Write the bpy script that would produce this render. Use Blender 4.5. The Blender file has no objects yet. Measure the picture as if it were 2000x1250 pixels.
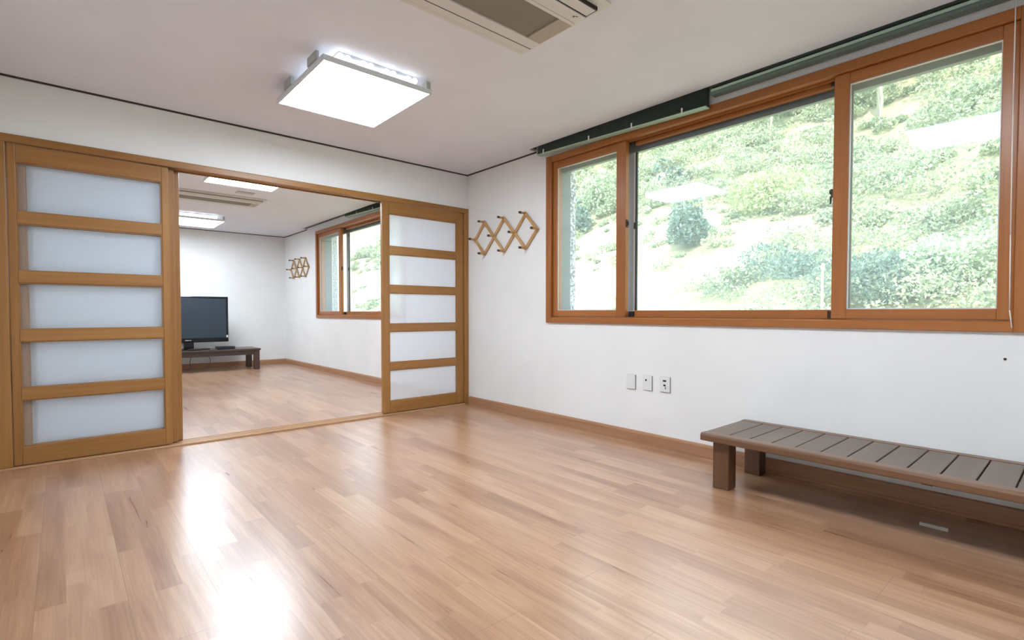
import bpy, bmesh, math, random
import numpy as np
from mathutils import Vector, Matrix
random.seed(7)
rng = np.random.default_rng(11)
scn = bpy.context.scene
C = scn.collection
H = 2.384            # ceiling height
FAR = 5.823          # far wall of the next room
LEFT, BACK = -3.62, -5.25

# ------------------------------------------------------------------ camera
cd = bpy.data.cameras.new('camera'); cam = bpy.data.objects.new('camera', cd); C.objects.link(cam)
cam.location = (-3.191, -4.339, .96)
cam.rotation_euler = (math.pi/2 - .02714, 0, -.71991)
cd.sensor_width = 36; cd.lens = 18.02; cd.shift_y = .00624; cd.clip_start = .02; cd.clip_end = 500
scn.camera = cam
scn.view_settings.view_transform = 'Standard'; scn.view_settings.look = 'None'
scn.view_settings.gamma = 1; scn.view_settings.use_curve_mapping = False
scn.view_settings.exposure = 0.32

# ------------------------------------------------------------------ sky and sun
HAZE = .085; LAMP = 25.0; LAMP_NEXT = 31.0; SKY = 3.5; SUN = 5.0
w = bpy.data.worlds.new('sky'); scn.world = w; w.use_nodes = True
bg = w.node_tree.nodes['Background']; bg.inputs[0].default_value = (.74, .86, 1.0, 1); bg.inputs[1].default_value = SKY
sd = bpy.data.lights.new('sun', 'SUN'); sun = bpy.data.objects.new('sun', sd); C.objects.link(sun)
sd.energy = SUN; sd.angle = .03; sd.color = (1, .95, .83)
sun.rotation_euler = Vector((.62, .30, -.80)).to_track_quat('-Z', 'Y').to_euler()

# ------------------------------------------------------------------ materials
def mat(name):
    m = bpy.data.materials.new(name); m.use_nodes = True
    nt = m.node_tree; b = nt.nodes['Principled BSDF']
    return m, nt, b
def plain(name, col, rough=.5, metal=0, spec=.5, emit=None, es=0):
    m, nt, b = mat(name)
    b.inputs['Base Color'].default_value = (*col, 1); b.inputs['Roughness'].default_value = rough
    b.inputs['Metallic'].default_value = metal; b.inputs['Specular IOR Level'].default_value = spec
    if emit: b.inputs['Emission Color'].default_value = (*emit, 1); b.inputs['Emission Strength'].default_value = es
    return m
def N(nt, t, **k):
    n = nt.nodes.new(t)
    for a, v in k.items():
        if a.startswith('i_'): n.inputs[a[2:].replace('_', ' ')].default_value = v
        else: setattr(n, a, v)
    return n
def ramp(nt, fac, stops):
    r = nt.nodes.new('ShaderNodeValToRGB'); e = r.color_ramp.elements
    while len(e) < len(stops): e.new(.5)
    for q, (p, c) in zip(e, stops): q.position = p; q.color = (*c, 1)
    nt.links.new(fac, r.inputs[0]); return r.outputs[0]
def wood(name, c1, c2, rough=.35, axis=2, scale=1.0, bump=.02, spec=.5):
    """fine straight grain running along one axis of the object"""
    m, nt, b = mat(name); L = nt.links
    tc = N(nt, 'ShaderNodeTexCoord'); mp = N(nt, 'ShaderNodeMapping')
    s = [38*scale]*3; s[axis] = 1.6*scale; mp.inputs['Scale'].default_value = s
    L.new(tc.outputs['Object'], mp.inputs[0])
    n1 = N(nt, 'ShaderNodeTexNoise', i_Scale=1.0, i_Detail=5.0, i_Roughness=.6, i_Distortion=.4); L.new(mp.outputs[0], n1.inputs['Vector'])
    mp2 = N(nt, 'ShaderNodeMapping'); s2 = [5*scale]*3; s2[axis] = .5*scale; mp2.inputs['Scale'].default_value = s2
    L.new(tc.outputs['Object'], mp2.inputs[0])
    n2 = N(nt, 'ShaderNodeTexNoise', i_Scale=1.0, i_Detail=2.0); L.new(mp2.outputs[0], n2.inputs['Vector'])
    ad = N(nt, 'ShaderNodeMath', operation='ADD'); mu = N(nt, 'ShaderNodeMath', operation='MULTIPLY'); mu.inputs[1].default_value = .5
    L.new(n1.outputs[0], ad.inputs[0]); L.new(n2.outputs[0], ad.inputs[1]); L.new(ad.outputs[0], mu.inputs[0])
    L.new(ramp(nt, mu.outputs[0], [(.36, c1), (.64, c2)]), b.inputs['Base Color'])
    b.inputs['Roughness'].default_value = rough; b.inputs['Specular IOR Level'].default_value = spec
    bp = N(nt, 'ShaderNodeBump', i_Strength=bump, i_Distance=.002); L.new(n1.outputs[0], bp.inputs['Height']); L.new(bp.outputs[0], b.inputs['Normal'])
    return m
def wallpaper(name, col, rough=.8):
    m, nt, b = mat(name); L = nt.links
    tc = N(nt, 'ShaderNodeTexCoord')
    n = N(nt, 'ShaderNodeTexNoise', i_Scale=160.0, i_Detail=3.0); L.new(tc.outputs['Object'], n.inputs['Vector'])
    n2 = N(nt, 'ShaderNodeTexNoise', i_Scale=2.2, i_Detail=2.0); L.new(tc.outputs['Object'], n2.inputs['Vector'])
    d = tuple(x*.965 for x in col)
    L.new(ramp(nt, n2.outputs[0], [(.35, d), (.65, col)]), b.inputs['Base Color'])
    bp = N(nt, 'ShaderNodeBump', i_Strength=.12, i_Distance=.001); L.new(n.outputs[0], bp.inputs['Height']); L.new(bp.outputs[0], b.inputs['Normal'])
    b.inputs['Roughness'].default_value = rough; b.inputs['Specular IOR Level'].default_value = .25
    return m
def floor_material():
    m, nt, b = mat('laminate_floor'); L = nt.links
    tc = N(nt, 'ShaderNodeTexCoord'); sp = N(nt, 'ShaderNodeSeparateXYZ'); cb = N(nt, 'ShaderNodeCombineXYZ')
    L.new(tc.outputs['Object'], sp.inputs[0]); L.new(sp.outputs['Y'], cb.inputs['X']); L.new(sp.outputs['X'], cb.inputs['Y'])
    def brick(wd, hh, off, mortar, fr=2):
        k = N(nt, 'ShaderNodeTexBrick', offset=off, offset_frequency=fr, squash=1.35, squash_frequency=3)
        for a, v in (('Color1', (0, 0, 0, 1)), ('Color2', (1, 1, 1, 1)), ('Mortar', (0, 0, 0, 1)), ('Scale', 1.0), ('Mortar Size', mortar),
                     ('Mortar Smooth', .1), ('Bias', 0.0), ('Brick Width', wd), ('Row Height', hh)): k.inputs[a].default_value = v
        L.new(cb.outputs[0], k.inputs['Vector']); return k
    stripk = brick(.66, .078, .37, 0)       # the single staves
    plank = brick(1.29, .234, .43, .0011)   # the three-stave boards
    # grain, shifted from stave to stave
    sh = N(nt, 'ShaderNodeVectorMath', operation='SCALE'); sh.inputs['Scale'].default_value = 7.3; L.new(stripk.outputs['Color'], sh.inputs[0])
    ad = N(nt, 'ShaderNodeVectorMath', operation='ADD'); L.new(cb.outputs[0], ad.inputs[0]); L.new(sh.outputs[0], ad.inputs[1])
    mp = N(nt, 'ShaderNodeMapping'); mp.inputs['Scale'].default_value = (2.0, 46, 1); L.new(ad.outputs[0], mp.inputs[0])
    g = N(nt, 'ShaderNodeTexNoise', i_Scale=1.0, i_Detail=5.0, i_Roughness=.6, i_Distortion=1.6); L.new(mp.outputs[0], g.inputs['Vector'])
    mp2 = N(nt, 'ShaderNodeMapping'); mp2.inputs['Scale'].default_value = (1.1, 9, 1); L.new(ad.outputs[0], mp2.inputs[0])
    g2 = N(nt, 'ShaderNodeTexNoise', i_Scale=1.0, i_Detail=2.5, i_Distortion=1.0); L.new(mp2.outputs[0], g2.inputs['Vector'])
    # tone = .5*stave + .5*grain
    def mix(a, bb, f):
        x = N(nt, 'ShaderNodeMix'); x.inputs[0].default_value = f; L.new(a, x.inputs[2]); L.new(bb, x.inputs[3]); return x.outputs[0]
    sb = N(nt, 'ShaderNodeSeparateXYZ'); L.new(stripk.outputs['Color'], sb.inputs[0])
    gg = mix(g.outputs[0], g2.outputs[0], .5)
    st = N(nt, 'ShaderNodeMapRange'); L.new(gg, st.inputs[0]); st.inputs[1].default_value = .32; st.inputs[2].default_value = .68
    t = mix(sb.outputs[0], st.outputs[0], .64)
    col = ramp(nt, t, [(0, (.225, .100, .050)), (.35, (.345, .176, .093)), (.62, (.45, .252, .143)), (1, (.58, .37, .23))])
    mm = N(nt, 'ShaderNodeMix', data_type='RGBA'); mm.inputs[7].default_value = (.27, .15, .09, 1)
    L.new(plank.outputs['Fac'], mm.inputs[0]); L.new(col, mm.inputs[6])
    L.new(mm.outputs[2], b.inputs['Base Color'])
    rr = N(nt, 'ShaderNodeMapRange'); L.new(gg, rr.inputs[0]); rr.inputs[3].default_value = .25; rr.inputs[4].default_value = .32
    L.new(rr.outputs[0], b.inputs['Roughness']); b.inputs['Specular IOR Level'].default_value = .9
    b.inputs['Coat Weight'].default_value = .45; b.inputs['Coat Roughness'].default_value = .29; b.inputs['Coat IOR'].default_value = 1.5
    return m
def glass_material(name, tint=(.97, 1, .99), base=.045):
    """thin clear pane: transparent, mirror share by viewing angle"""
    m, nt, b = mat(name); L = nt.links; nt.nodes.remove(b); out = nt.nodes['Material Output']
    g = N(nt, 'ShaderNodeNewGeometry'); d = N(nt, 'ShaderNodeVectorMath', operation='DOT_PRODUCT')
    L.new(g.outputs['Normal'], d.inputs[0]); L.new(g.outputs['Incoming'], d.inputs[1])
    a = N(nt, 'ShaderNodeMath', operation='ABSOLUTE'); L.new(d.outputs['Value'], a.inputs[0])
    s = N(nt, 'ShaderNodeMath', operation='SUBTRACT'); s.inputs[0].default_value = 1; L.new(a.outputs[0], s.inputs[1])
    p = N(nt, 'ShaderNodeMath', operation='POWER'); p.inputs[1].default_value = 5; L.new(s.outputs[0], p.inputs[0])
    f = N(nt, 'ShaderNodeMath', operation='MULTIPLY_ADD'); f.inputs[1].default_value = 1-base; f.inputs[2].default_value = base; L.new(p.outputs[0], f.inputs[0])
    t = N(nt, 'ShaderNodeBsdfTransparent'); t.inputs[0].default_value = (*tint, 1)
    r = N(nt, 'ShaderNodeBsdfGlossy'); r.inputs['Roughness'].default_value = .035
    x = N(nt, 'ShaderNodeMixShader'); L.new(f.outputs[0], x.inputs[0]); L.new(t.outputs[0], x.inputs[1]); L.new(r.outputs[0], x.inputs[2])
    tl = N(nt, 'ShaderNodeBsdfTranslucent'); tl.inputs[0].default_value = (.85, .93, 1, 1)      # pale veil added for the haze and glare outside
    y = N(nt, 'ShaderNodeMixShader'); y.inputs[0].default_value = HAZE; L.new(x.outputs[0], y.inputs[1]); L.new(tl.outputs[0], y.inputs[2])
    L.new(y.outputs[0], out.inputs[0]); return m
def frosted_material():
    m, nt, b = mat('frosted_glass'); L = nt.links; nt.nodes.remove(b); out = nt.nodes['Material Output']
    d = N(nt, 'ShaderNodeBsdfDiffuse'); d.inputs[0].default_value = (.86, .90, .93, 1)
    tl = N(nt, 'ShaderNodeBsdfTranslucent'); tl.inputs[0].default_value = (.90, .93, .96, 1)
    rf = N(nt, 'ShaderNodeBsdfRefraction'); rf.inputs['IOR'].default_value = 1.05; rf.inputs['Roughness'].default_value = .5; rf.inputs[0].default_value = (.95, .97, 1, 1)
    a = N(nt, 'ShaderNodeMixShader'); a.inputs[0].default_value = .5; L.new(d.outputs[0], a.inputs[1]); L.new(tl.outputs[0], a.inputs[2])
    c = N(nt, 'ShaderNodeMixShader'); c.inputs[0].default_value = .45; L.new(a.outputs[0], c.inputs[1]); L.new(rf.outputs[0], c.inputs[2])
    L.new(c.outputs[0], out.inputs[0]); return m
def hazy_material():
    """lightly etched pane: what stands right behind it stays visible"""
    m, nt, b = mat('lightly_etched_glass'); L = nt.links; nt.nodes.remove(b); out = nt.nodes['Material Output']
    d = N(nt, 'ShaderNodeBsdfDiffuse'); d.inputs[0].default_value = (.86, .90, .93, 1)
    t = N(nt, 'ShaderNodeBsdfTransparent'); t.inputs[0].default_value = (.97, .985, 1, 1)
    c = N(nt, 'ShaderNodeMixShader'); c.inputs[0].default_value = .92; L.new(d.outputs[0], c.inputs[1]); L.new(t.outputs[0], c.inputs[2])
    L.new(c.outputs[0], out.inputs[0]); return m
def foliage_material(name, cols, sc=.9):
    m, nt, b = mat(name); L = nt.links
    g = N(nt, 'ShaderNodeNewGeometry'); tc = N(nt, 'ShaderNodeTexCoord')
    n = N(nt, 'ShaderNodeTexNoise', i_Scale=sc, i_Detail=4.0, i_Roughness=.65); L.new(tc.outputs['Object'], n.inputs['Vector'])
    x = N(nt, 'ShaderNodeMix'); x.inputs[0].default_value = .42; L.new(n.outputs[0], x.inputs[2]); L.new(g.outputs['Random Per Island'], x.inputs[3])
    st = [(.25 + .5*i/(len(cols)-1), c) for i, c in enumerate(cols)]
    col = ramp(nt, x.outputs[0], st)
    L.new(col, b.inputs['Base Color']); b.inputs['Roughness'].default_value = .7; b.inputs['Specular IOR Level'].default_value = .2
    tl = N(nt, 'ShaderNodeBsdfTranslucent'); L.new(col, tl.inputs[0])
    ms = N(nt, 'ShaderNodeMixShader'); ms.inputs[0].default_value = .35
    L.new(b.outputs[0], ms.inputs[1]); L.new(tl.outputs[0], ms.inputs[2]); L.new(ms.outputs[0], nt.nodes['Material Output'].inputs[0])
    return m

M = dict(
    floor=floor_material(),
    wall=wallpaper('wall_paper', (.84, .84, .83)),
    ceil=wallpaper('ceiling_paper', (.79, .79, .86), .85),
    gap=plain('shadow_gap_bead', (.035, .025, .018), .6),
    door=wood('door_wood', (.27, .117, .026), (.38, .182, .052), .38, 2),
    doorh=wood('door_wood_rail', (.27, .117, .026), (.38, .182, .052), .38, 0),
    winv=wood('window_wood', (.285, .094, .018), (.40, .142, .033), .33, 2),
    winh=wood('window_wood_rail', (.285, .094, .018), (.40, .142, .033), .33, 1),
    base=wood('baseboard_wood', (.33, .165, .085), (.46, .25, .14), .4, 1),
    basex=wood('baseboard_wood_cross', (.33, .165, .085), (.46, .25, .14), .4, 0),
    sill=wood('threshold_wood', (.36, .19, .09), (.50, .29, .15), .35, 0),
    bench=wood('bench_slat_wood', (.135, .094, .070), (.185, .134, .102), .42, 0),
    benchy=wood('bench_rail_wood', (.13, .063, .030), (.205, .102, .050), .33, 1),
    benchz=wood('bench_leg_wood', (.085, .038, .019), (.145, .068, .034), .35, 2),
    fbench=wood('dark_bench_wood', (.045, .030, .024), (.075, .052, .042), .3, 0),
    fbenchz=wood('dark_bench_leg', (.06, .035, .026), (.10, .06, .045), .35, 2),
    alu=plain('grey_window_profile', (.15, .18, .19), .4),
    alum=plain('mid_grey_window_profile', (.40, .46, .50), .35), alul=plain('pale_window_profile', (.62, .67, .70), .35),
    seal=plain('black_rubber_seal', (.02, .025, .03), .6),
    black=plain('black_plastic', (.008, .008, .009), .35),
    gloss=plain('glossy_black_plastic', (.006, .007, .009), .12),
    screen=plain('screen_glass', (.030, .045, .062), .22),
    white=plain('white_plastic', (.74, .72, .69), .4),
    acwhite=plain('air_conditioner_plastic', (.69, .665, .635), .45),
    grille=plain('grey_intake_mesh', (.24, .205, .165), .7),
    grilled=plain('intake_edge_plastic', (.43, .37, .30), .6),
    slotb=plain('dark_slot', (.015, .014, .014), .5),
    lampframe=plain('lamp_frame_plastic', (.66, .70, .74), .35),
    clip=plain('lamp_bracket', (.42, .43, .40), .5),
    diffuser=plain('lamp_diffuser', (.9, .9, .9), .5, emit=(.79, .895, 1), es=LAMP), diffuser2=plain('lamp_diffuser_next_room', (.9, .9, .9), .5, emit=(.79, .895, 1), es=LAMP_NEXT),
    tube=plain('fluorescent_tube', (.9, .9, .9), .4, emit=(.95, .98, 1), es=1.35),
    blind=plain('dark_green_blind', (.12, .17, .15), .4),
    blindl=plain('pale_green_rail', (.42, .58, .47), .4),
    cordm=plain('white_cord', (.80, .76, .70), .6),
    darkplug=plain('dark_brown_stopper', (.018, .008, .006), .6),
    brass=plain('dark_latch_metal', (.06, .05, .035), .35, metal=.6),
    peg=wood('rack_wood', (.44, .235, .085), (.60, .36, .15), .4, 2, 2),
    pegtip=plain('dark_peg_tip', (.07, .045, .02), .4),
    stone=None, glass=glass_material('clear_glass', base=.05), frost=frosted_material(), clearfrost=hazy_material(),
    outlet=plain('outlet_plate', (.76, .77, .77), .35),
    shade_rim=plain('grey_shade_rim', (.16, .165, .17), .6), mark=plain('socket_hole', (.02, .02, .02), .5),
    slot_shade=plain('dark_slot_shade', (.05, .06, .065), .45), wire=plain('grey_cable', (.12, .12, .12), .5),
    silver=plain('silver_mark', (.6, .62, .65), .3),
    paper=plain('paper_tag', (.55, .53, .47), .7),
    plate=plain('grey_ceiling_plate', (.55, .54, .53), .6),
)
def stone_material():
    m, nt, b = mat('speckled_stone'); L = nt.links
    tc = N(nt, 'ShaderNodeTexCoord'); v = N(nt, 'ShaderNodeTexNoise', i_Scale=55.0, i_Detail=3.0); L.new(tc.outputs['Object'], v.inputs['Vector'])
    L.new(ramp(nt, v.outputs[0], [(.40, (.22, .22, .24)), (.5, (.55, .56, .60)), (.60, (.85, .86, .88))]), b.inputs['Base Color'])
    b.inputs['Roughness'].default_value = .8; return m
M['stone'] = stone_material()

# ------------------------------------------------------------------ mesh helpers
class MB:
    def __init__(s): s.bm = bmesh.new()
    def box(s, x0, x1, y0, y1, z0, z1, bev=0, seg=2, rot=None):
        g = bmesh.ops.create_cube(s.bm, size=1); vs = g['verts']
        sx, sy, sz = x1-x0, y1-y0, z1-z0
        for v in vs: v.co = Vector((v.co.x*sx, v.co.y*sy, v.co.z*sz))
        if bev:
            es = list({e for v in vs for e in v.link_edges})
            r = bmesh.ops.bevel(s.bm, geom=es, offset=min(bev, .49*min(sx, sy, sz)), segments=seg, affect='EDGES', profile=.5)
            vs = list({v for f in r['faces'] for v in f.verts} | {v for v in vs if v.is_valid})
        mt = Matrix.Translation(((x0+x1)/2, (y0+y1)/2, (z0+z1)/2))
        if rot is not None: mt = mt @ rot.to_4x4()
        bmesh.ops.transform(s.bm, matrix=mt, verts=vs); return s
    def cyl(s, p0, p1, r, n=16, r2=None, caps=True):
        p0, p1 = Vector(p0), Vector(p1); d = p1-p0
        g = bmesh.ops.create_cone(s.bm, cap_ends=caps, cap_tris=False, segments=n, radius1=r, radius2=r if r2 is None else r2, depth=d.length)
        q = d.to_track_quat('Z', 'Y').to_matrix().to_4x4()
        bmesh.ops.transform(s.bm, matrix=Matrix.Translation((p0+p1)/2) @ q, verts=g['verts']); return s
    def ball(s, c, r, sc=(1, 1, 1), n=12):
        g = bmesh.ops.create_uvsphere(s.bm, u_segments=n, v_segments=n//2+2, radius=r)
        for v in g['verts']: v.co = Vector((v.co.x*sc[0]+c[0], v.co.y*sc[1]+c[1], v.co.z*sc[2]+c[2]))
        return s
    def tube(s, pts, r, n=8):
        pts = [Vector(p) for p in pts]
        for a, b in zip(pts, pts[1:]): s.cyl(a, b, r, n)
        for p in pts[1:-1]: s.ball(p, r, n=8)
        return s
    def prism(s, prof, axis, a0, a1):
        """closed profile (list of 2-D points) swept along an axis: 'y' profile is (x,z); 'x' profile is (y,z)"""
        def P(u, v, t): return (u, t, v) if axis == 'y' else ((t, u, v) if axis == 'x' else (u, v, t))
        A = [s.bm.verts.new(P(u, v, a0)) for u, v in prof]; B = [s.bm.verts.new(P(u, v, a1)) for u, v in prof]
        n = len(prof)
        s.bm.faces.new(A); s.bm.faces.new(B[::-1])
        for i in range(n): s.bm.faces.new((A[i], B[i], B[(i+1) % n], A[(i+1) % n]))
        return s
    def build(s, name, m, parent=None, smooth=False, origin=None, **props):
        bmesh.ops.recalc_face_normals(s.bm, faces=s.bm.faces)
        if origin is not None: bmesh.ops.translate(s.bm, vec=-Vector(origin), verts=s.bm.verts)
        me = bpy.data.meshes.new(name); s.bm.to_mesh(me); s.bm.free()
        me.materials.append(m)
        if smooth:
            for p in me.polygons: p.use_smooth = True
        o = bpy.data.objects.new(name, me); C.objects.link(o)
        if origin is not None: o.location = origin
        if parent is not None: o.parent = parent
        for k, v in props.items(): o[k] = v
        return o
def tag(o, label, cat, group=None, kind=None):
    o['label'] = label; o['category'] = cat
    if group: o['group'] = group
    if kind: o['kind'] = kind
    return o
def struct(o, label=None, cat=None):
    o['kind'] = 'structure'
    if label: o['label'] = label
    if cat: o['category'] = cat
    return o
def empty(name, loc=(0, 0, 0)):
    o = bpy.data.objects.new(name, None); C.objects.link(o); o.location = loc; o.empty_display_size = .1; return o
def copy_tree(o, parent=None, loc=None):
    c = o.copy(); C.objects.link(c)
    if parent is not None: c.parent = parent
    if loc is not None: c.location = loc
    for ch in list(o.children): copy_tree(ch, c)
    return c

# ------------------------------------------------------------------ room shell
WT = .31                                           # window wall thickness
W1 = (-4.30, -1.19, .885, 2.28)                    # hole of the near window (y0,y1,z0,z1)
W2 = (1.33, 4.20, .885, 2.28)                      # hole of the far window
struct(MB().box(LEFT-.2, .0, BACK-.2, FAR+.2, -.12, 0).build('floor', M['floor']), 'glossy pale brown wood laminate floor through both rooms', 'floor')
# ceiling with a curtain slot along the window wall
SX = -.100
mb = MB()
mb.box(LEFT-.2, SX, BACK-.2, FAR+.2, H, H+.02)
mb.box(SX, .0, -1.03, .0, H, H+.02).box(SX, 0, .0, 1.2, H, H+.02).box(SX, 0, 4.66, FAR, H, H+.02)
mb.box(LEFT-.2, .0, BACK-.2, FAR+.2, H+.17, H+.2)
struct(mb.build('ceiling', M['ceil']), 'smooth pale ceiling over both rooms', 'ceiling')
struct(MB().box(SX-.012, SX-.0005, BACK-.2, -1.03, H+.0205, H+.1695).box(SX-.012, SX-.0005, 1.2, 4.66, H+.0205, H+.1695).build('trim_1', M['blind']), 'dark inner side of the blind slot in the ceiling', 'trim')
def wall_with_holes(name, holes):
    mb = MB(); ys = [BACK-.2] + [v for h in holes for v in h[:2]] + [FAR+.2]
    for i in range(0, len(ys), 2): mb.box(0, WT-.05, ys[i], ys[i+1], -.12, H+.2)
    for (y0, y1, z0, z1) in holes: mb.box(0, WT-.05, y0, y1, -.12, z0).box(0, WT-.05, y0, y1, z1, H+.2)
    return mb.build(name, M['wall'])
struct(wall_with_holes('wall_right', [W1, W2]), 'white papered wall with the wide windows', 'wall')
mb = MB(); ys = [BACK-.2, W1[0], W1[1], W2[0], W2[1], FAR+.2]
for i in range(0, 6, 2): mb.box(WT-.05, WT+.03, ys[i], ys[i+1], -.5, H+.3)
for (y0, y1, z0, z1) in (W1, W2): mb.box(WT-.05, WT+.03, y0, y1, -.5, z0-.005).box(WT-.05, WT+.03, y0, y1, z1, H+.3)
struct(mb.build('trim_2', M['stone']), 'speckled grey stone cladding outside the window', 'trim')
# partition with the sliding doors : opening x -3.50..0, up to z 2.033
LZ = 2.033
struct(MB().box(LEFT-.0, 0, 0, .135, LZ, H).box(LEFT, -3.50, 0, .135, 0, LZ).build('wall_back', M['wall']), 'pale wall above the sliding doors', 'wall')
struct(MB().box(LEFT-.2, LEFT, BACK-.2, FAR+.2, 0, H+.2).build('wall_left', M['wall']))
struct(MB().box(LEFT, 0, BACK-.2, BACK, 0, H+.2).build('wall_front', M['wall']))
struct(MB().box(LEFT, 0, FAR, FAR+.2, 0, H+.2).build('wall_far', M['wall']), 'white wall behind the television in the next room', 'wall')
# dark bead between walls and ceiling
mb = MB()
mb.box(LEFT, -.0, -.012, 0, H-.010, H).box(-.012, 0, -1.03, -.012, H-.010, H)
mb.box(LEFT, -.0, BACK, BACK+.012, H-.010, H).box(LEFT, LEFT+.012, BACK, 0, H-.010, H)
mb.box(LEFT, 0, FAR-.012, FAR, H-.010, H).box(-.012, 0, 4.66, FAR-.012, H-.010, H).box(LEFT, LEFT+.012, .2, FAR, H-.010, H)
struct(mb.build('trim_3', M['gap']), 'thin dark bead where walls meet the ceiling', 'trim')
# baseboards
def bprof(s=1): return [(0, 0), (-.014*s, 0), (-.014*s, .068), (-.010*s, .080), (-.004*s, .086), (0, .086)]
struct(MB().prism([(-.001+u, v) for u, v in bprof()], 'y', BACK, -.03).build('baseboard_right', M['base']), 'brown wood baseboard under the window wall', 'baseboard')
struct(MB().box(-.026, -.0155, BACK, -.03, .0005, .014).build('trim_4', M['base']), 'thin quarter bead along the baseboard foot', 'trim')
struct(MB().prism([(-.001+u, v) for u, v in bprof()], 'y', .14, FAR-.016).build('baseboard_right_next', M['base']), 'brown baseboard under the next room window', 'baseboard')
struct(MB().prism([(FAR-.001+u, v) for u, v in bprof()], 'x', LEFT+.016, -.001).build('baseboard_far', M['basex']), 'brown baseboard behind the low dark bench', 'baseboard')

# ------------------------------------------------------------------ door frame
mb = MB().prism([(-.016, 1.989), (-.016, 2.028), (-.012, 2.033), (.135, 2.033), (.135, 1.990), (.122, 1.990), (.122, 1.998), (.0, 1.998), (.0, 1.985), (-.012, 1.985)], 'x', -3.56, -.001)
struct(mb.build('trim_5', M['doorh']), 'orange wood head rail over the sliding doors', 'door frame')
struct(MB().box(-3.56, -3.4325, -.016, .135, .016, 1.984, .004).build('trim_6', M['door']), 'orange wood side post at the far left', 'door frame')
struct(MB().box(-.052, -.001, -.016, .135, .0, 1.984, .004).build('trim_7', M['door']), 'orange wood side post in the corner', 'door frame')
mb = MB().prism([(-.022, .0005), (-.022, .010), (-.016, .016), (.129, .016), (.135, .010), (.135, .0005)], 'x', -3.56, -.053)
for yy in (.018, .058, .098): mb.box(-3.45, -.06, yy-.002, yy+.002, .016, .019)
struct(mb.build('trim_8', M['sill']), 'low wood threshold with sliding tracks', 'threshold')

# ------------------------------------------------------------------ sliding doors
def make_door(name, x0, x1, y0, label):
    """frame of two stiles, top and bottom rail and four cross rails, five frosted panes"""
    th = .034; zb, zt = .021, 1.982
    sl, sr = {'door_1': (.040, .042), 'door_4': (.072, .085)}.get(name, (.062, .042))
    mb = MB()
    mb.box(x0, x0+sl, y0, y0+th, zb, zt, .004); mb.box(x1-sr, x1, y0, y0+th, zb, zt, .004)
    o = mb.build(name, M['door'])
    rails = MB()
    rails.box(x0+sl, x1-sr, y0, y0+th, zb, .130, .002); rails.box(x0+sl, x1-sr, y0, y0+th, 1.877, zt, .002)
    op = []
    for k in range(5):
        b0 = .130 + .3615*k
        op.append((b0, b0+.290+(.011 if k == 4 else 0)))
    for k in range(4): rails.box(x0+sl, x1-sr, y0+.001, y0+th-.001, op[k][1], op[k+1][0], .003)
    rails.build('rail', M['doorh'], o)
    bd = MB()
    for a, b in op:       # slim glazing bead around each pane
        bd.box(x0+sl, x0+sl+.006, y0+.006, y0+.028, a, b); bd.box(x1-sr-.006, x1-sr, y0+.006, y0+.028, a, b)
        bd.box(x0+sl+.006, x1-sr-.006, y0+.006, y0+.028, a, a+.006); bd.box(x0+sl+.006, x1-sr-.006, y0+.006, y0+.028, b-.006, b)
    bd.build('glazing_bead', M['door'], o)
    for a, b in op: MB().box(x0+sl+.003, x1-sr-.003, y0+.015, y0+.020, a+.003, b-.003).build('glass_pane', M['clearfrost' if name == 'door_1' else 'frost'], o)
    struct(o, label, 'door'); return o
make_door('door_1', -3.430, -2.612, .001, 'front left sliding door with five frosted panes')
make_door('door_2', -3.412, -2.573, .041, 'second sliding door stacked behind the left one')
make_door('door_3', -3.390, -2.538, .081, 'rearmost sliding door stacked behind the left one')
make_door('door_4', -.972, -.054, .001, 'right sliding door with five frosted panes')

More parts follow.
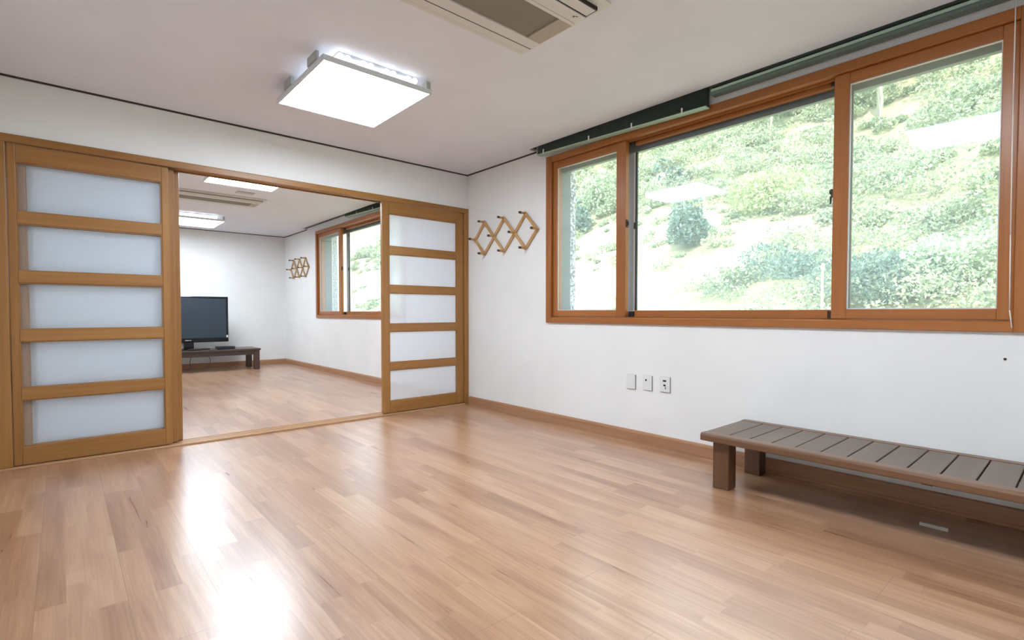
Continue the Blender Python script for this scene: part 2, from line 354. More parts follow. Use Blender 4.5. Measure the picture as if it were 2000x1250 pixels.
# ------------------------------------------------------------------ windows (near: y from -1.17 down to -4.30, far: the same design)
def make_window(name, ya, s1, s2, yb, yend, label):
    """ya left outer edge, s1/s2 the inner edges of the two wooden sashes, yb right inner jamb, yend end of the frame board (all falling y)"""
    z0, z1 = .872, 2.30; fz0, fz1 = .925, 2.247
    yl = ya-.066
    mb = MB()
    mb.box(-.022, .115, ya-.064, ya, z0, z1, .003)                       # left jamb
    mb.box(-.022, .115, yend, yb, z0, z1, .003)                          # right jamb board
    o = mb.build(name, M['winv'])
    r = MB()
    r.prism([(-.022, z0+.003), (-.022, fz0-.012), (-.014, fz0-.004), (.115, fz0), (.115, z0), (-.018, z0)], 'y', yb, yl)
    r.prism([(-.022, z1-.003), (-.022, fz1+.004), (-.018, fz1), (.115, fz1), (.115, z1), (-.018, z1)], 'y', yb, yl)
    r.box(.052, .058, s2+.002, s1-.002, fz0, fz0+.008); r.box(.030, .036, s2+.002, s1-.002, fz1-.012, fz1)
    r.build('frame_rail', M['winh'], o)
    # front sashes
    for (a, b, side) in ((yl-.001, s1, 'l'), (s2, yb+.001, 'r')):
        sv = MB(); st = .050 if side == 'l' else .066
        wa, wb = (.048, .086) if side == 'l' else (.073, .056); sv.box(.000, .040, a-wa, a, fz0+.001, fz1-.001, .003)
        sv.box(.000, .040, b, b+wb, fz0+.001, fz1-.001, .003)
        so = sv.build('sash', M['winv'], o)
        ra, rb = a-wa, b+wb
        h = MB(); h.box(.001, .039, rb, ra, fz0+.001, .978, .003); h.box(.001, .039, rb, ra, 2.186, fz1-.001, .003); h.build('sash_rail', M['winh'], so)
        g = MB().box(.018, .022, rb-.005, ra+.005, .973, 2.191).build('glass_pane', M['glass'], so)
        b2 = MB()
        for (p, q, u, v) in ((rb, rb+.004, .978, 2.186), (ra-.004, ra, .978, 2.186), (rb+.004, ra-.004, .978, .982), (rb+.004, ra-.004, 2.182, 2.186)): b2.box(.008, .016, p, q, u, v)
        b2.build('glazing_bead', M['alul'], so)
        ly = b+.004 if side == 'l' else a-.004
        if side == 'l':
            k = MB(); k.box(.006, .030, b-.010, b-.001, 1.60, 1.66, .004).ball((.018, b-.012, 1.63), .012, (.8, .6, 1.5)); k.build('latch', M['brass'], so)
        else:
            k = MB(); k.box(.004, .026, a+.0005, a+.012, 1.592, 1.640, .003).ball((.012, a+.012, 1.625), .014, (.8, .7, 1)).cyl((.012, a+.012, 1.600), (.012, a+.014, 1.560), .006, 8, .004); k.build('latch', M['brass'], so)
    # middle light: rails set back
    c = MB(); c.box(.060, .100, s2+.02, s1-.04, fz0+.001, .976, .003); c.box(.060, .100, s2+.02, s1-.04, 2.214, fz1-.001, .003)
    cl = c.build('middle_rail', M['winh'], o)
    d = MB()
    for zz in ((fz0+.003, .968), (2.214, fz1-.004)):
        d.box(.042, .0595, s2+.002, s2+.030, *zz); d.box(.042, .0595, s1-.042, s1-.002, *zz)
    d.build('stopper', M['darkplug'], o)
    # outer grey profile frame, its middle sash and pane
    u = MB(); X0, X1 = .120, .235
    u.box(X0, X1, ya-.056, ya-.022, .886, 2.278, .003); u.box(X0, X1, yb-.10, yb+.02, .886, 2.278, .003)
    u.box(X0, X1, yb+.02, ya-.056, .886, .972, .003); u.box(X0, X0+.04, yb+.02, ya-.056, 2.182, 2.278, .003)
    u.build('outer_frame', M['alu'], o)
    for (p, q, xo, mm) in ((s1+.075, s1+.014, .1205, 'alum'), (s1+.014, s1-.004, .1215, 'alul'), (s1-.004, s1-.014, .1205, 'seal'), (s2-.010, s2-.044, .1205, 'alul'), (s2-.044, s2-.055, .1205, 'seal')):
        MB().box(xo, xo+.020, q, p, .973, 2.1815).build('outer_stile', M[mm], o)
    MB().box(.1165, .1210, s1-.002, s1+.008, 1.60, 1.65, .001).build('outer_latch', M['brass'], o)
    MB().box(.128, .131, s2-.0095, s1-.0145, .973, 2.1815).build('outer_glass', M['glass'], o)
    struct(o, label, 'window'); return o
make_window('window_1', -1.170, -1.992, -3.370, -4.095, -4.42, 'wide orange wood framed window above the bench')
make_window('window_2', 4.22, 3.235, 1.95, 1.36, 1.30, 'wood framed window in the next room')

# ------------------------------------------------------------------ ceiling lamps
def make_lamp():
    e = empty('ceiling_light')        # origin: centre of the fixture, at the ceiling
    hx, hy = .335, .385; zf = -.090
    fr = MB()
    for s in (-1, 1):
        fr.box(-hx, hx, s*hy-.012 if s > 0 else -hy, hy if s > 0 else -hy+.012, zf, zf+.028, .002)
        fr.box(s*hx-.012 if s > 0 else -hx, hx if s > 0 else -hx+.012, -hy+.012, hy-.012, zf, zf+.028, .002)
    fr.build('frame', M['lampframe'], e)
    MB().box(-hx+.011, hx-.011, -hy+.011, hy-.011, zf+.001, zf+.0045).build('diffuser', M['diffuser'], e)
    MB().box(-hx+.0125, hx-.0125, -hy+.0125, hy-.0125, zf+.0047, zf+.0060).build('light_stop_sheet', M['lampframe'], e)  # unseen opaque sheet added to keep the diffuser from lighting the ceiling
    MB().box(-.23, .23, -.34, .34, -.016, -.0005, .003).build('base_tray', M['lampframe'], e)
    for i, fx in enumerate((-.215, -.08, .06, .20)):
        t = MB()
        for dx in (-.022, .022):
            t.cyl((fx+dx, -.375, -.040), (fx+dx, .16, -.040), .0165, 12).ball((fx+dx, -.375, -.040), .0165)
        t.build('lamp_tube', M['tube'], e, smooth=True)
        MB().box(fx-.045, fx+.045, .16, .23, -.062, -.017, .004).build('lamp_holder', M['clip'], e)
    for y in (-.30, .10):
        MB().box(-hx-.006, -hx+.014, y, y+.13, zf+.0285, -.012, .003).build('bracket', M['clip'], e)
    MB().box(hx-.03, hx-.0, -hy+.01, -hy+.06, zf+.0285, -.014, .003).build('bracket', M['clip'], e)
    for s, t in ((-.27, -.16), (.28, .20), (-.30, .30), (.30, -.30)): MB().cyl((s, t, zf-.001), (s, t, zf+.0005), .005, 10).build('screw', M['clip'], e)
    return e
la = make_lamp(); la.location = (-1.803, -1.245, H)
tag(la, 'glowing square ceiling light with exposed tube ends, nearest above the sliding doors', 'ceiling light', 'square ceiling lights')
for loc, lab in (((-1.803, -3.745, H), 'square ceiling light overhead, mirrored in the right window pane'),
                 ((-1.755, 1.325, H), 'square ceiling light just past the door head in the next room'),
                 ((-1.700, 4.53, H), 'square ceiling light nearest the television in the next room')):
    c = copy_tree(la, loc=loc); c['label'] = lab
    if loc[1] > 0:                                   # fresher lamps in the next room
        for ch in c.children:
            if ch.name.startswith('diffuser'): ch.data = ch.data.copy(); ch.data.materials[0] = M['diffuser2']

# ------------------------------------------------------------------ ceiling air conditioners
def make_ac():
    e = empty('ceiling_air_conditioner')      # origin: middle of the right end of the body, at the ceiling; x runs 0 .. -1.10
    L0 = -1.10
    MB().box(L0-.036, .036, -.306, .306, -.012, -.0005, .004).build('flange', M['acwhite'], e)
    p = MB(); p.prism([(.1935, -.0125), (.1935, -.034), (.127, -.034), (.127, -.0125)], 'x', L0, -.001)
    p.prism([(-.096, -.0125), (-.096, -.034), (-.1845, -.034), (-.1845, -.0125)], 'x', L0, -.001)
    p.box(L0, L0+.09, -.0955, .1265, -.034, -.0125)
    p.build('panel', M['acwhite'], e)
    MB().box(-.090, -.001, -.0955, .1265, -.0335, -.0125).build('panel_end', M['grilled'], e)
    MB().box(L0+.0905, -.0905, -.0955, .1265, -.027, -.0125).build('intake_grille', M['grille'], e)
    def seg(name, m, y0, y1, z0, z1, inset=.0):
        MB().box(L0+inset, -.001-inset, y0, y1, z0, z1).build(name, m, e)
    seg('air_vane', M['acwhite'], .1985, .2500, -.0315, -.0125, .003); seg('air_slot', M['slotb'], .1937, .1984, -.0346, -.0125)
    seg('edge_line', M['grille'], .2504, .2525, -.0305, -.0125, .003)
    seg('air_slot', M['slotb'], -.1925, -.1850, -.0300, -.0125); seg('air_vane', M['acwhite'], -.2480, -.1930, -.0305, -.0125, .007)
    seg('edge_line', M['slotb'], -.2540, -.2484, -.0290, -.0125)
    MB().box(-.0066, -.0010, -.2480, -.1930, -.0290, -.0125).build('edge_line', M['slotb'], e)
    MB().prism([(-.118, -.0341), (-.118, -.0346), (-.1195, -.0346), (-.1195, -.0341)], 'x', L0, -.01).build('edge_line', M['grille'], e)
    MB().box(-.060, -.050, -.160, -.152, -.0352, -.0341).build('indicator', M['slotb'], e); MB().box(-.047, -.041, -.167, -.161, -.0352, -.0341).build('indicator', M['slotb'], e)
    return e
ac = make_ac(); ac.location = (-1.305, -2.535, H)
tag(ac, 'long flat air conditioner panel with grey intake in the ceiling of the near room', 'air conditioner', 'ceiling air conditioners')
c = copy_tree(ac, loc=(-1.255, 2.90, H)); c['label'] = 'pale flat air conditioner panel in the ceiling of the next room'
for ch in c.children:                                # its flaps are shut: only grey seams
    if ch.name.startswith(('air_slot', 'edge_line')): ch.data = ch.data.copy(); ch.data.materials[0] = M['grilled']
tag(MB().box(-1.625, -1.435, 2.32, 2.42, H-.010, H-.0005, .003).build('ceiling_vent_plate', M['plate']), 'small flat grey plate on the next room ceiling', 'vent plate')

# ------------------------------------------------------------------ blinds in the slot
for n_, (a_, b_) in enumerate(((-4.45, -1.035), (1.205, 4.655))):
    tag(MB().box(-.094, -.003, a_, b_, H+.018 if n_ else H+.085, H+.030 if n_ else H+.097).build('slot_shade_strip', M['slot_shade']), ('dark strip standing in for shade in the slot over the near window', 'dark strip standing in for shade in the slot over the next room window')[n_], 'slot_shade')  # dark strip added to paint the shade inside the slot
def make_blind(y0, y1, z0, z1, zr0, zr1, n, label, clips=(), xc=-.055):
    """y0 > y1 ; z0/z1 bottom height at y0/y1, zr height of the stack top"""
    e = empty('venetian_blind', (xc, (y0+y1)/2, H+.1)); W = .026; yc = (y0+y1)/2; Lh = abs(y0-y1)
    def bar(name, m, za, zb, h, wd, x=0, ex=0):
        mb = MB(); pr = []
        A = [(x-wd, y0+ex-yc, za-h/2), (x+wd, y0+ex-yc, za-h/2), (x+wd, y0+ex-yc, za+h/2), (x-wd, y0+ex-yc, za+h/2)]
        B = [(x-wd, y1-ex-yc, zb-h/2), (x+wd, y1-ex-yc, zb-h/2), (x+wd, y1-ex-yc, zb+h/2), (x-wd, y1-ex-yc, zb+h/2)]
        va = [mb.bm.verts.new((p[0], p[1], p[2]-H-.1)) for p in A]; vb = [mb.bm.verts.new((p[0], p[1], p[2]-H-.1)) for p in B]
        mb.bm.faces.new(va); mb.bm.faces.new(vb[::-1])
        for i in range(4): mb.bm.faces.new((va[i], vb[i], vb[(i+1) % 4], va[(i+1) % 4]))
        return mb.build(name, m, e)
    if clips: bar('bottom_rail', M['blindl'], z0+.004, z1+.004, .008, W)
    else:
        bar('bottom_rail', M['blind'], z0+.009, z1+.009, .018, W); bar('lit_rail_face', M['blindl'], z0+.0285, z1+.0285, .015, W+.002)  # pale upper bar: the rail's lit front put into its colour
        z0 += .04; z1 += .04
    mb = MB()
    for k in range(n):
        f = (k+.5)/n; za = z0+.009+(zr0-z0-.009)*f; zb = z1+.009+(zr1-z1-.009)*f
        t = .0009
        for (x0_, x1_, dz0, dz1) in ((-W+.001, 0, -.0012, .0012), (0, W-.001, .0012, -.0012)):
            vs = []
            for (yy, zz) in ((y0, za), (y1, zb)):
                for (xx, dz) in ((x0_, dz0), (x1_, dz1)):
                    vs.append(mb.bm.verts.new((xx, yy-yc, zz+dz-H-.1))); vs.append(mb.bm.verts.new((xx, yy-yc, zz+dz+t-H-.1)))
            a0, a1, b0, b1, c0, c1, d0, d1 = vs
            for q in ((a0, b0, b1, a1), (c0, c1, d1, d0), (a0, a1, c1, c0), (b0, d0, d1, b1), (a1, b1, d1, c1), (a0, c0, d0, b0)): mb.bm.faces.new(q)
    mb.build('slats', M['blind'], e)
    bar('head_rail', M['blindl'] if not clips else M['blind'], H+.055, H+.055, .03, .02)
    for yy in clips:
        f = (yy-y0)/(y1-y0); zb_ = z0+(z1-z0)*f
        MB().box(-W-.003, -W-.0005, yy-yc-.006, yy-yc+.006, zb_-.001-H-.1, zb_+.036-H-.1).build('ladder_clip', M['white'], e)
    tag(e, label, 'blind', 'raised venetian blinds'); return e
make_blind(-1.12, -2.665, 2.318, 2.272, H+.035, H+.035, 24, 'dark green raised blind with white clips, hanging over the left half of the big window', (-1.20, -1.70, -2.10, -2.50))
bl2 = make_blind(-2.70, -4.25, 2.333, 2.333, H+.035, H+.035, 16, 'dark green raised blind above the right half of the big window', ())
make_blind(2.90, 1.40, 2.345, 2.300, H+.035, H+.035, 20, 'dark green raised blind above the next room window', (2.5, 2.0))
pc = MB().tube([(-.060, -4.080, H+.03), (-.058, -4.080, 1.9), (-.062, -4.083, 1.3), (-.060, -4.086, .97), (-.050, -4.094, .892)], .0022, 8).build('pull_cord', M['cordm'], bl2, smooth=True)
pc.location = -bl2.location; pc['label'] = 'thin white pull cord'

# ------------------------------------------------------------------ peg racks
def make_rack():
    e = empty('peg_rack'); P_, hh = .302, .157      # origin: the first middle joint on the wall ; rack runs towards -y
    Mi = [(-P_*k, 0) for k in range(4)]; T = [(-P_*(k+.5), hh) for k in range(3)]; B = [(-P_*(k+.5), -hh) for k in range(3)]
    def bar(a, b, layer):
        mb = MB(); a, b = Vector(a), Vector(b); d = b-a; L_ = d.length+.022; ang = math.atan2(d.y, d.x); x0 = -.012-.009*layer
        mb.box(-.0043, .0043, -L_/2, L_/2, -.0150, .0150, .002)
        R = Matrix.Rotation(ang, 4, 'X'); m = (a+b)/2
        bmesh.ops.transform(mb.bm, matrix=Matrix.Translation((x0, m.x, m.y)) @ R, verts=mb.bm.verts)
        mb.build('slat', M['peg'], e)
    bar(Mi[0], T[0], 0); bar(B[0], T[1], 0); bar(B[1], T[2], 0); bar(B[2], Mi[3], 0)
    bar(Mi[0], B[0], 1); bar(T[0], B[1], 1); bar(T[1], B[2], 1); bar(T[2], Mi[3], 1)
    for (y, z) in Mi+T+B:
        p = MB().cyl((-.0005, y, z), (-.078, y, z), .0095, 12, .0115).build('peg', M['peg'], e, smooth=True)
        MB().cyl((-.0782, y, z), (-.094, y, z), .0125, 12, .010).ball((-.094, y, z), .010, (.5, 1, 1)).build('peg_tip', M['pegtip'], p, smooth=True)
    return e
rk = make_rack(); rk.location = (0, -.149, 1.702)
tag(rk, 'folding diamond lattice peg rack of pale wood beside the big window', 'coat rack', 'wooden peg racks')
c = copy_tree(rk, loc=(0, 5.46, 1.745)); c['label'] = 'small looking wooden peg rack on the next room wall beyond the doorway'

# ------------------------------------------------------------------ wall plates
def plate(y0, y1, z0, z1, marks, label):
    o = MB().box(-.011, -.0050, y0, y1, z0, z1, .0015).build('wall_plate', M['outlet'])
    MB().box(-.0048, -.0004, y0-.0015, y1+.001, z0-.002, z1).build('shade_rim', M['shade_rim'], o)  # grey rim drawn in place of the shadow along the plate edges
    MB().box(-.0125, -.0110, y0+.016, y1-.016, z0+.018, z1-.018, .0006).build('cover', M['outlet'], o)
    for (a, b, c_, d) in marks: MB().box(-.0140, -.0126, a, b, c_, d, .0006).build('socket', M['mark'], o)
    tag(o, label, 'wall plate', 'wall plates under the window')
plate(-2.094, -2.018, .392, .497, [], 'blank white wall plate, leftmost of the three under the window')
plate(-2.236, -2.160, .396, .501, [(-2.197, -2.184, .462, .476)], 'white wall plate with one dark jack, middle of the three under the window')
plate(-2.382, -2.306, .400, .507, [(-2.356, -2.330, .472, .484), (-2.352, -2.334, .440, .453), (-2.353, -2.347, .420, .437)], 'white wall plate with black sockets, rightmost of the three under the window')
tag(MB().cyl((-.0005, -4.071, .750), (-.006, -4.071, .750), .0055, 10).build('wall_screw', M['mark']), 'tiny dark screw in the white wall under the right window end', 'screw')

# ------------------------------------------------------------------ low slatted bench under the window
def bench():
    e = empty('slatted_bench', (-.29, -3.88, 0)); ox, oy = -.29, -3.88
    y0, y1 = -4.86, -2.915; x0, x1 = -.565, -.012; zt = .300
    def B(name, m, *a, **k):
        mb = MB()
        for q in a: mb.box(*q)
        mb.build(name, m, e, origin=(0, 0, 0)).location = (-ox, -oy, 0)
    # front / back rail with rounded outer edge
    def rail(xo, s):
        pr = [(xo+s*.003, zt-.040), (xo, zt-.036), (xo, zt-.012), (xo+s*.004, zt-.004), (xo+s*.012, zt), (xo+s*.062, zt), (xo+s*.062, zt-.040)]
        mb = MB().prism(pr, 'y', y0, y1); o = mb.build('long_rail', M['benchy'], e); o.location = (-ox, -oy, 0)
    rail(x0, 1); rail(x1, -1)
    edges = [-2.915, -3.045]
    # slats across
    gaps = [-3.045, -3.155, -3.265, -3.375, -3.487, -3.597, -3.708, -3.820, -3.930, -4.040, -4.152, -4.262, -4.374, -4.484, -4.594, -4.706]
    a = y1
    for g in gaps+[y0]:
        wdt = .003 if g != y0 else 0
        o = MB().box(x0+.0625, x1-.0625, g+wdt, a-.003*(a != y1), zt-.022, zt-.0015, .0025).build('slat', M['bench'], e); o.location = (-ox, -oy, 0); a = g
    B('long_apron', M['benchy'], (x1-.067, x1-.045, y0+.06, y1-.06, zt-.075, zt-.0405, .003))
    for yy in (y1-.10, (y0+y1)/2, y0+.08): B('cross_rail', M['bench'], (x0+.063, x1-.070, yy-.02, yy+.02, zt-.060, zt-.0225, .003))
    for (lx, ly) in ((-.520, -3.055), (-.135, -3.055), (-.520, -4.80), (-.135, -4.80)):
        B('leg', M['benchz'], (lx, lx+.085, ly, ly+.090, .0005, zt-.0402, .004))
    tag(e, 'long low dark brown slatted bench standing under the big window', 'bench')
bench()
tag(MB().box(-.30, -.285, -3.93, -3.83, .0005, .016, .001).build('paper_strip', M['paper']), 'small grey strip lying in the shadow under the slatted bench', 'strip')

# ------------------------------------------------------------------ television corner in the next room
def far_bench():
    e = empty('low_bench', (-1.60, 5.30, 0))
    def B(name, m, *q): MB().box(*q).build(name, m, e)
    zt = .355; a, b = -.88, .935; f, r = -.29, .30
    B('bench_top', M['fbench'], a, b, f, r, zt-.032, zt, .005)
    B('apron', M['fbench'], a+.06, b-.09, f+.03, f+.05, zt-.105, zt-.0325, .002)
    B('apron', M['fbench'], a+.06, b-.09, r-.05, r-.03, zt-.105, zt-.0325, .002)
    for x in (a+.02, b-.10):
        for y in (f+.015, r-.10): B('leg', M['fbenchz'], x, x+.085, y, y+.085, .0005, zt-.0325, .006)
    tag(e, 'low black brown bench carrying the television in the next room', 'bench')
far_bench()
def tv():
    e = empty('television', (-1.66, 5.36, .3555)); hw = .575
    def B(name, m, *q): return MB().box(*q).build(name, m, e)
    B('stand_base', M['gloss'], -.28, .28, -.14, .14, 0, .018, .008); B('stand_neck', M['gloss'], -.07, .07, -.02, .03, .0185, .14, .004)
    B('housing', M['gloss'], -hw, hw, -.035, .035, .115, .868, .010)
    B('back_cover', M['black'], -.40, .40, .0355, .09, .20, .75, .015)
    B('screen', M['screen'], -hw+.035, hw-.035, -.0375, -.0355, .185, .835, .001)
    B('logo', M['silver'], -.055, -.0, -.0372, -.0355, .146, .155, .001); B('logo', M['silver'], .005, .03, -.0372, -.0355, .146, .153, .001)
    B('sticker', M['white'], hw-.036, hw-.008, -.0372, -.0355, .185, .225, .001)
    tag(e, 'large black flat screen television standing on the low bench', 'television')
tv()
bx = empty('set_top_box', (-1.17, 5.19, .3555))
MB().box(-.13, .13, -.09, .09, .004, .045, .004).build('housing', M['black'], bx)
MB().box(-.10, .06, -.0925, -.0905, .016, .036, .001).build('front_window', M['screen'], bx)
for sx in (-.11, .11): MB().cyl((sx, -.07, 0), (sx, -.07, .0038), .012, 12).build('foot', M['mark'], bx)
tag(bx, 'flat black set top box on the bench in front of the television', 'set top box')
rc = MB().box(-.09, .09, -.022, .022, 0, .022, .008).build('remote_control', M['black']); rc.location = (-1.62, 5.10, .3555); rc.rotation_euler = (0, 0, .15)
MB().box(-.075, .03, -.014, .014, .0221, .0245, .001).build('buttons', M['wire'], rc)
tag(rc, 'black remote control lying on the bench in front of the television', 'remote control')
def cable(pts, label):
    tag(MB().tube(pts, .0045, 8).build('power_cable', M['wire'], smooth=True), label, 'cable', 'cables under the television bench')
def curve(p, n=14):
    out = []
    for i in range(len(p)-1):
        p0, p1, p2, p3 = [Vector(p[max(0, min(len(p)-1, j))]) for j in (i-1, i, i+1, i+2)]
        for k in range(n//2):
            t = k/(n//2); out.append(.5*((2*p1)+(-p0+p2)*t+(2*p0-5*p1+4*p2-p3)*t*t+(-p0+3*p1-3*p2+p3)*t**3))
    return out+[Vector(p[-1])]
cable(curve([(-1.40, 5.66, .34), (-1.33, 5.66, .22), (-1.30, 5.66, .12), (-1.36, 5.65, .006), (-1.42, 5.6, .006)]), 'dark cable bowing down to the floor under the television bench, right one')
cable(curve([(-1.52, 5.68, .34), (-1.58, 5.68, .20), (-1.60, 5.67, .08), (-1.59, 5.66, .006), (-1.66, 5.62, .006)]), 'thin dark cable hanging straight under the television bench, left one')

# ------------------------------------------------------------------ outside: hillside and planting
def hill_z(x, y):
    base = np.where(x < 9, -.35, -.35 + .36*(x-9) + .0065*np.maximum(x-9, 0)**2)
    base = np.where(x > 45, -.35+.36*36+.0065*36**2 + .83*(x-45), base)
    b = .55*np.sin(x*.33+y*.21)+.45*np.sin(y*.37-x*.17+1.3)+.3*np.sin(x*.9+2.1*np.sin(y*.31))
    k = np.clip((x-11)/8, 0, 1)
    # the right part (towards the camera side) is bulkier
    r = np.clip((4-y)/14, 0, 1)*1.5*np.clip((x-9)/6, 0, 1)
    return base + b*k*.8 + r
nx, ny = 110, 130
gx = np.concatenate([np.linspace(.45, 9, 6), np.linspace(10, 95, nx-6)]); gy = np.linspace(-45, 95, ny)
X, Y = np.meshgrid(gx, gy, indexing='ij'); Z = hill_z(X, Y); Z[:2, :] = -.35
V = np.stack([X, Y, Z], -1).reshape(-1, 3)
F = [(i*ny+j, (i+1)*ny+j, (i+1)*ny+j+1, i*ny+j+1) for i in range(nx-1) for j in range(ny-1)]
me = bpy.data.meshes.new('ground_outside'); me.from_pydata(V.tolist(), [], F)
for p in me.polygons: p.use_smooth = True
gm, gnt, gb = mat('dry_grass_ground'); tcn = N(gnt, 'ShaderNodeTexCoord')
nn = N(gnt, 'ShaderNodeTexNoise', i_Scale=.35, i_Detail=6.0, i_Roughness=.65); gnt.links.new(tcn.outputs['Object'], nn.inputs['Vector'])
gnt.links.new(ramp(gnt, nn.outputs[0], [(.38, (.24, .27, .14)), (.52, (.34, .33, .19)), (.64, (.45, .38, .26))]), gb.inputs['Base Color'])
gb.inputs['Roughness'].default_value = .9
me.materials.append(gm); go = bpy.data.objects.new('hillside', me); C.objects.link(go)
struct(go, 'steep grassy hillside rising outside the windows', 'hillside')

def leaves(P_, size, name):
    """one small bent leaf spray (two triangles) per point"""
    n = len(P_); a = rng.normal(size=(n, 3)); a /= np.linalg.norm(a, axis=1)[:, None]
    b = rng.normal(size=(n, 3)); b = np.cross(a, b); b /= np.linalg.norm(b, axis=1)[:, None]
    s = (size*rng.uniform(.6, 1.3, n))[:, None]
    v = np.stack([P_-a*s, P_+b*s*.55, P_+a*s, P_-b*s*.55], 1).reshape(-1, 3)
    m = bpy.data.meshes.new(name); m.vertices.add(4*n); m.vertices.foreach_set('co', v.astype(np.float32).ravel())
    m.loops.add(4*n); m.loops.foreach_set('vertex_index', np.arange(4*n, dtype=np.int32))
    m.polygons.add(n); m.polygons.foreach_set('loop_start', np.arange(0, 4*n, 4, dtype=np.int32)); m.polygons.foreach_set('loop_total', np.full(n, 4, dtype=np.int32))
    m.update(calc_edges=True); return m
def clump(n, rx, ry, rz, lumps=7):
    """points on the outer skin of a lumpy crown, base at z=0"""
    cs = rng.normal(size=(lumps, 3))*[rx*.42, ry*.42, rz*.30]; cs[:, 2] = np.abs(cs[:, 2])+rz*.35
    rs = rng.uniform(.38, .62, lumps)
    k = rng.integers(0, lumps, n); d = rng.normal(size=(n, 3)); d /= np.linalg.norm(d, axis=1)[:, None]
    d *= rng.uniform(.72, 1.03, n)[:, None]
    p = cs[k]+d*rs[k][:, None]*[rx, ry, rz]; p[:, 2] = np.maximum(p[:, 2], .02); return p
FM = dict(
    mix=foliage_material('undergrowth_leaves', [(.20, .27, .21), (.33, .40, .27), (.45, .51, .33), (.57, .60, .41), (.70, .70, .52)], .30),
    yel=foliage_material('yellow_green_leaves', [(.36, .43, .22), (.50, .56, .30), (.64, .67, .40)], .8),
    blue=foliage_material('blue_green_leaves', [(.10, .17, .15), (.20, .29, .24), (.33, .43, .35)], .8),
    pale=foliage_material('pale_leaves', [(.30, .40, .27), (.52, .60, .42), (.74, .78, .60)], .8),
    bark=wood('pale_bark', (.26, .25, .19), (.42, .40, .31), .8, 2))
# uncountable undergrowth over the whole slope, thinner on the sunny patch at the lower left
pts = []
for k in range(4200):
    x = 11+ (rng.random()**1.15)*62; y = rng.uniform(-16, 62)
    ang = math.degrees(math.atan2(y+4.34, x+3.19))
    if not (-8 < ang < 66): continue
    if abs(x-13.8-.15*(y-6)) < 1.5 and y > 5: continue
    low = x < 26 and y > 4.5
    if low and rng.random() < .50: continue
    s = rng.uniform(.35, .95)*(1+.010*x)*(.5 if low else 1)
    z = float(hill_z(np.array([x]), np.array([y]))[0])
    n = int(330*(.5 if low else 1)*(1.3 if x < 35 else .75))
    pts.append(clump(n, s*1.3, s*1.3, s*.85, 4)+[x, y, z-.15])
pts = np.concatenate(pts); dist = np.hypot(pts[:, 0]+3, pts[:, 1]+4)
me = leaves(pts, .022+.0021*dist, 'hillside_undergrowth'); me.materials.append(FM['mix'])
ug = bpy.data.objects.new('hillside_undergrowth', me); C.objects.link(ug)
tag(ug, 'dense pale green undergrowth covering the sunlit hillside', 'undergrowth', kind='stuff')

def at_angle(px, d):
    """ground point seen at image column px, at horizontal distance d along the view axis"""
    t = (px-1000)/1001.1; f = Vector((math.sin(.71991), math.cos(.71991))); r = Vector((f.y, -f.x))
    q = Vector((-3.191, -4.339))+d*(f+r*t); return q.x, q.y, float(hill_z(np.array([q.x]), np.array([q.y]))[0])
def at_pixel(px, py, up):
    """nearest spot of the slope whose ground plus 'up' metres is seen at this image point"""
    for d in np.arange(11.5, 75, .1):
        d = float(d)
        x, y, z = at_angle(px, d)
        if z+up >= .96+d*(610.3-py)/1001.1: return x, y, z, d
    return x, y, z, d
def shrub(name, px, py, wpx, hpx, mt, label, n=1500, leafpx=4.0):
    d = 25
    for _ in range(4):
        rz = hpx*d/1001/1.15; x, y, z, d = at_pixel(px, py, rz*.6)
    rx = wpx*d/1001/2/.95
    me = leaves(clump(n, rx, rx, rz, 8), leafpx*d/1001, name); me.materials.append(FM[mt])
    e = bpy.data.objects.new(name, me); C.objects.link(e); e.location = (x, y, z-.1); tag(e, label, 'shrub')
shrub('shrub', 1350, 440, 100, 75, 'blue', 'dark blue green shrub in the left half of the big middle pane', 2600)
shrub('shrub', 1480, 375, 170, 80, 'yel', 'rounded yellow green bush in the middle of the big pane', 3600)
shrub('shrub', 1318, 345, 60, 45, 'blue', 'small dark shrub above the larger dark one in the big pane', 1200)
shrub('shrub', 1560, 510, 190, 60, 'blue', 'wide low grey green bush at the right end of the big pane', 3600)
shrub('shrub', 1720, 540, 200, 90, 'blue', 'big leafy blue green bush filling the bottom left of the right pane', 5200)
shrub('shrub', 1870, 500, 200, 110, 'pale', 'pale speckled bush at the lower right of the right pane', 6200, 4.5)
shrub('shrub', 1165, 375, 50, 60, 'pale', 'pale shrub seen high in the narrow left pane', 1200)
shrub('shrub', 1130, 430, 60, 60, 'blue', 'dark shrub beside the grey stone edge in the narrow left pane', 1200)
def tree(px, d, h, mt, label, crown=.36, n=1500, trunks=1):
    x, y, z = at_angle(px, d); e = empty('hillside_tree', (x, y, z-.2))
    t = MB()
    for k in range(trunks):
        ox = (k-(trunks-1)/2)*.7; p = [(ox, ox*.4, 0)]
        for j in range(1, 7): p.append((ox+random.uniform(-.12, .12)*j*.5, ox*.4+random.uniform(-.12, .12)*j*.5, h*.92*j/6))
        for j in range(6): t.cyl(p[j], p[j+1], .095*(1-j/8), 8, .095*(1-(j+1)/8))
        for j in (3, 4, 5):
            for s in (-1, 1): t.cyl(p[j], (p[j][0]+s*.9, p[j][1]+random.uniform(-.9, .9), p[j][2]+.8), .045, 6, .02)
    t.build('trunk', FM['bark'], e)
    P_ = np.concatenate([clump(n//3, h*.20, h*.20, h*.22, 5)+[random.uniform(-.6, .6), random.uniform(-.6, .6), h*(.40+.2*q)] for q in range(3)])
    me = leaves(P_, .12+.003*d, 'crown'); me.materials.append(FM[mt]); c = bpy.data.objects.new('crown', me); C.objects.link(c); c.parent = e
    tag(e, label, 'tree', 'pale trunked trees on the hillside')
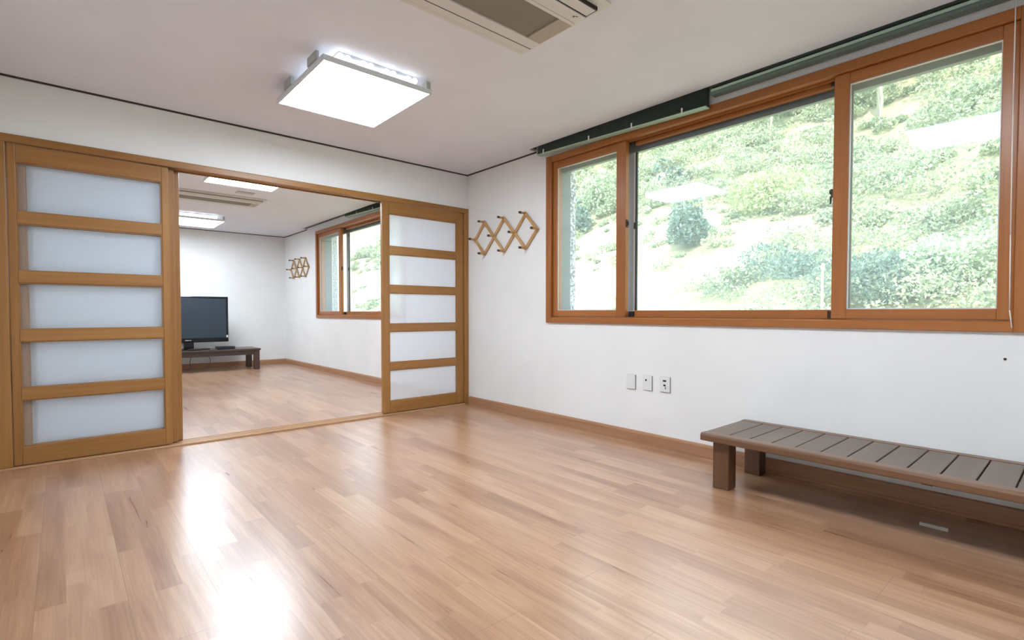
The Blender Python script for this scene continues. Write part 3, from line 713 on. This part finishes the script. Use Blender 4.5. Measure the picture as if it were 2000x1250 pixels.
TT = [(1500, 36, 9, 'pale', 2), (1545, 42, 10, 'mix', 1), (1590, 35, 9, 'pale', 1), (1610, 44, 11, 'mix', 2),
      (1672, 36, 9, 'pale', 1), (1710, 31, 9, 'yel', 2), (1760, 38, 10, 'mix', 1), (1800, 32, 8, 'pale', 2), (1850, 36, 9, 'mix', 1),
      (1900, 30, 9, 'yel', 1), (1940, 34, 10, 'pale', 2)]
TL = ['pale trunked tree at the top middle of the big pane', 'tree behind and right of the top middle one in the big pane', 'slim tree near the top right of the big pane',
      'twin trunk tree in the top right corner of the big pane', 'tree at the left edge of the right pane', 'twin trunk yellowish tree in the left part of the right pane',
      'tree behind the middle of the right pane', 'short twin trunk tree in the middle of the right pane', 'tree above the lamp reflection in the right pane',
      'yellowish tree near the right edge of the right pane', 'tall pale twin trunk tree at the far right of the right pane']
for (px, d, h, mt, k), lb in zip(TT, TL): tree(px, d, h, mt, lb, trunks=k)
x, y, z = at_angle(1605, 10.5); ph = .96+10.5*.096-z
ps = empty('marker_post', (x, y, z)); MB().box(-.022, .022, -.022, .022, 0, ph, .004).build('post', FM['bark'], ps); MB().box(-.035, .035, -.03, .03, ph-.12, ph-.05, .004).build('post_plate', M['paper'], ps)
tag(ps, 'slim pale post standing in the bushes at the lower right of the big pane', 'post')
# bright concrete lane, draped over the ground
def lane():
    mb = MB(); rows = []
    for k in range(80):
        yy = 6+k*.4; xc = 13.8+.15*(yy-6); row = []
        for q in range(7):
            xx = xc-.7+q*1.4/6; row.append(mb.bm.verts.new((xx, yy, float(hill_z(np.array([xx]), np.array([yy]))[0])+.10)))
        rows.append(row)
    for a, b in zip(rows, rows[1:]):
        for q in range(6): mb.bm.faces.new((a[q], a[q+1], b[q+1], b[q]))
    lo = mb.build('concrete_lane', plain('pale_concrete', (.60, .58, .53), .85)); sm = lo.modifiers.new('thickness', 'SOLIDIFY'); sm.thickness = .3; sm.offset = 1
    zz = lo.data.polygons[0].normal.z
    if zz > 0: sm.offset = -1
    tag(lo, 'bright concrete lane at the foot of the hill, lower left of the big pane', 'lane')
lane()
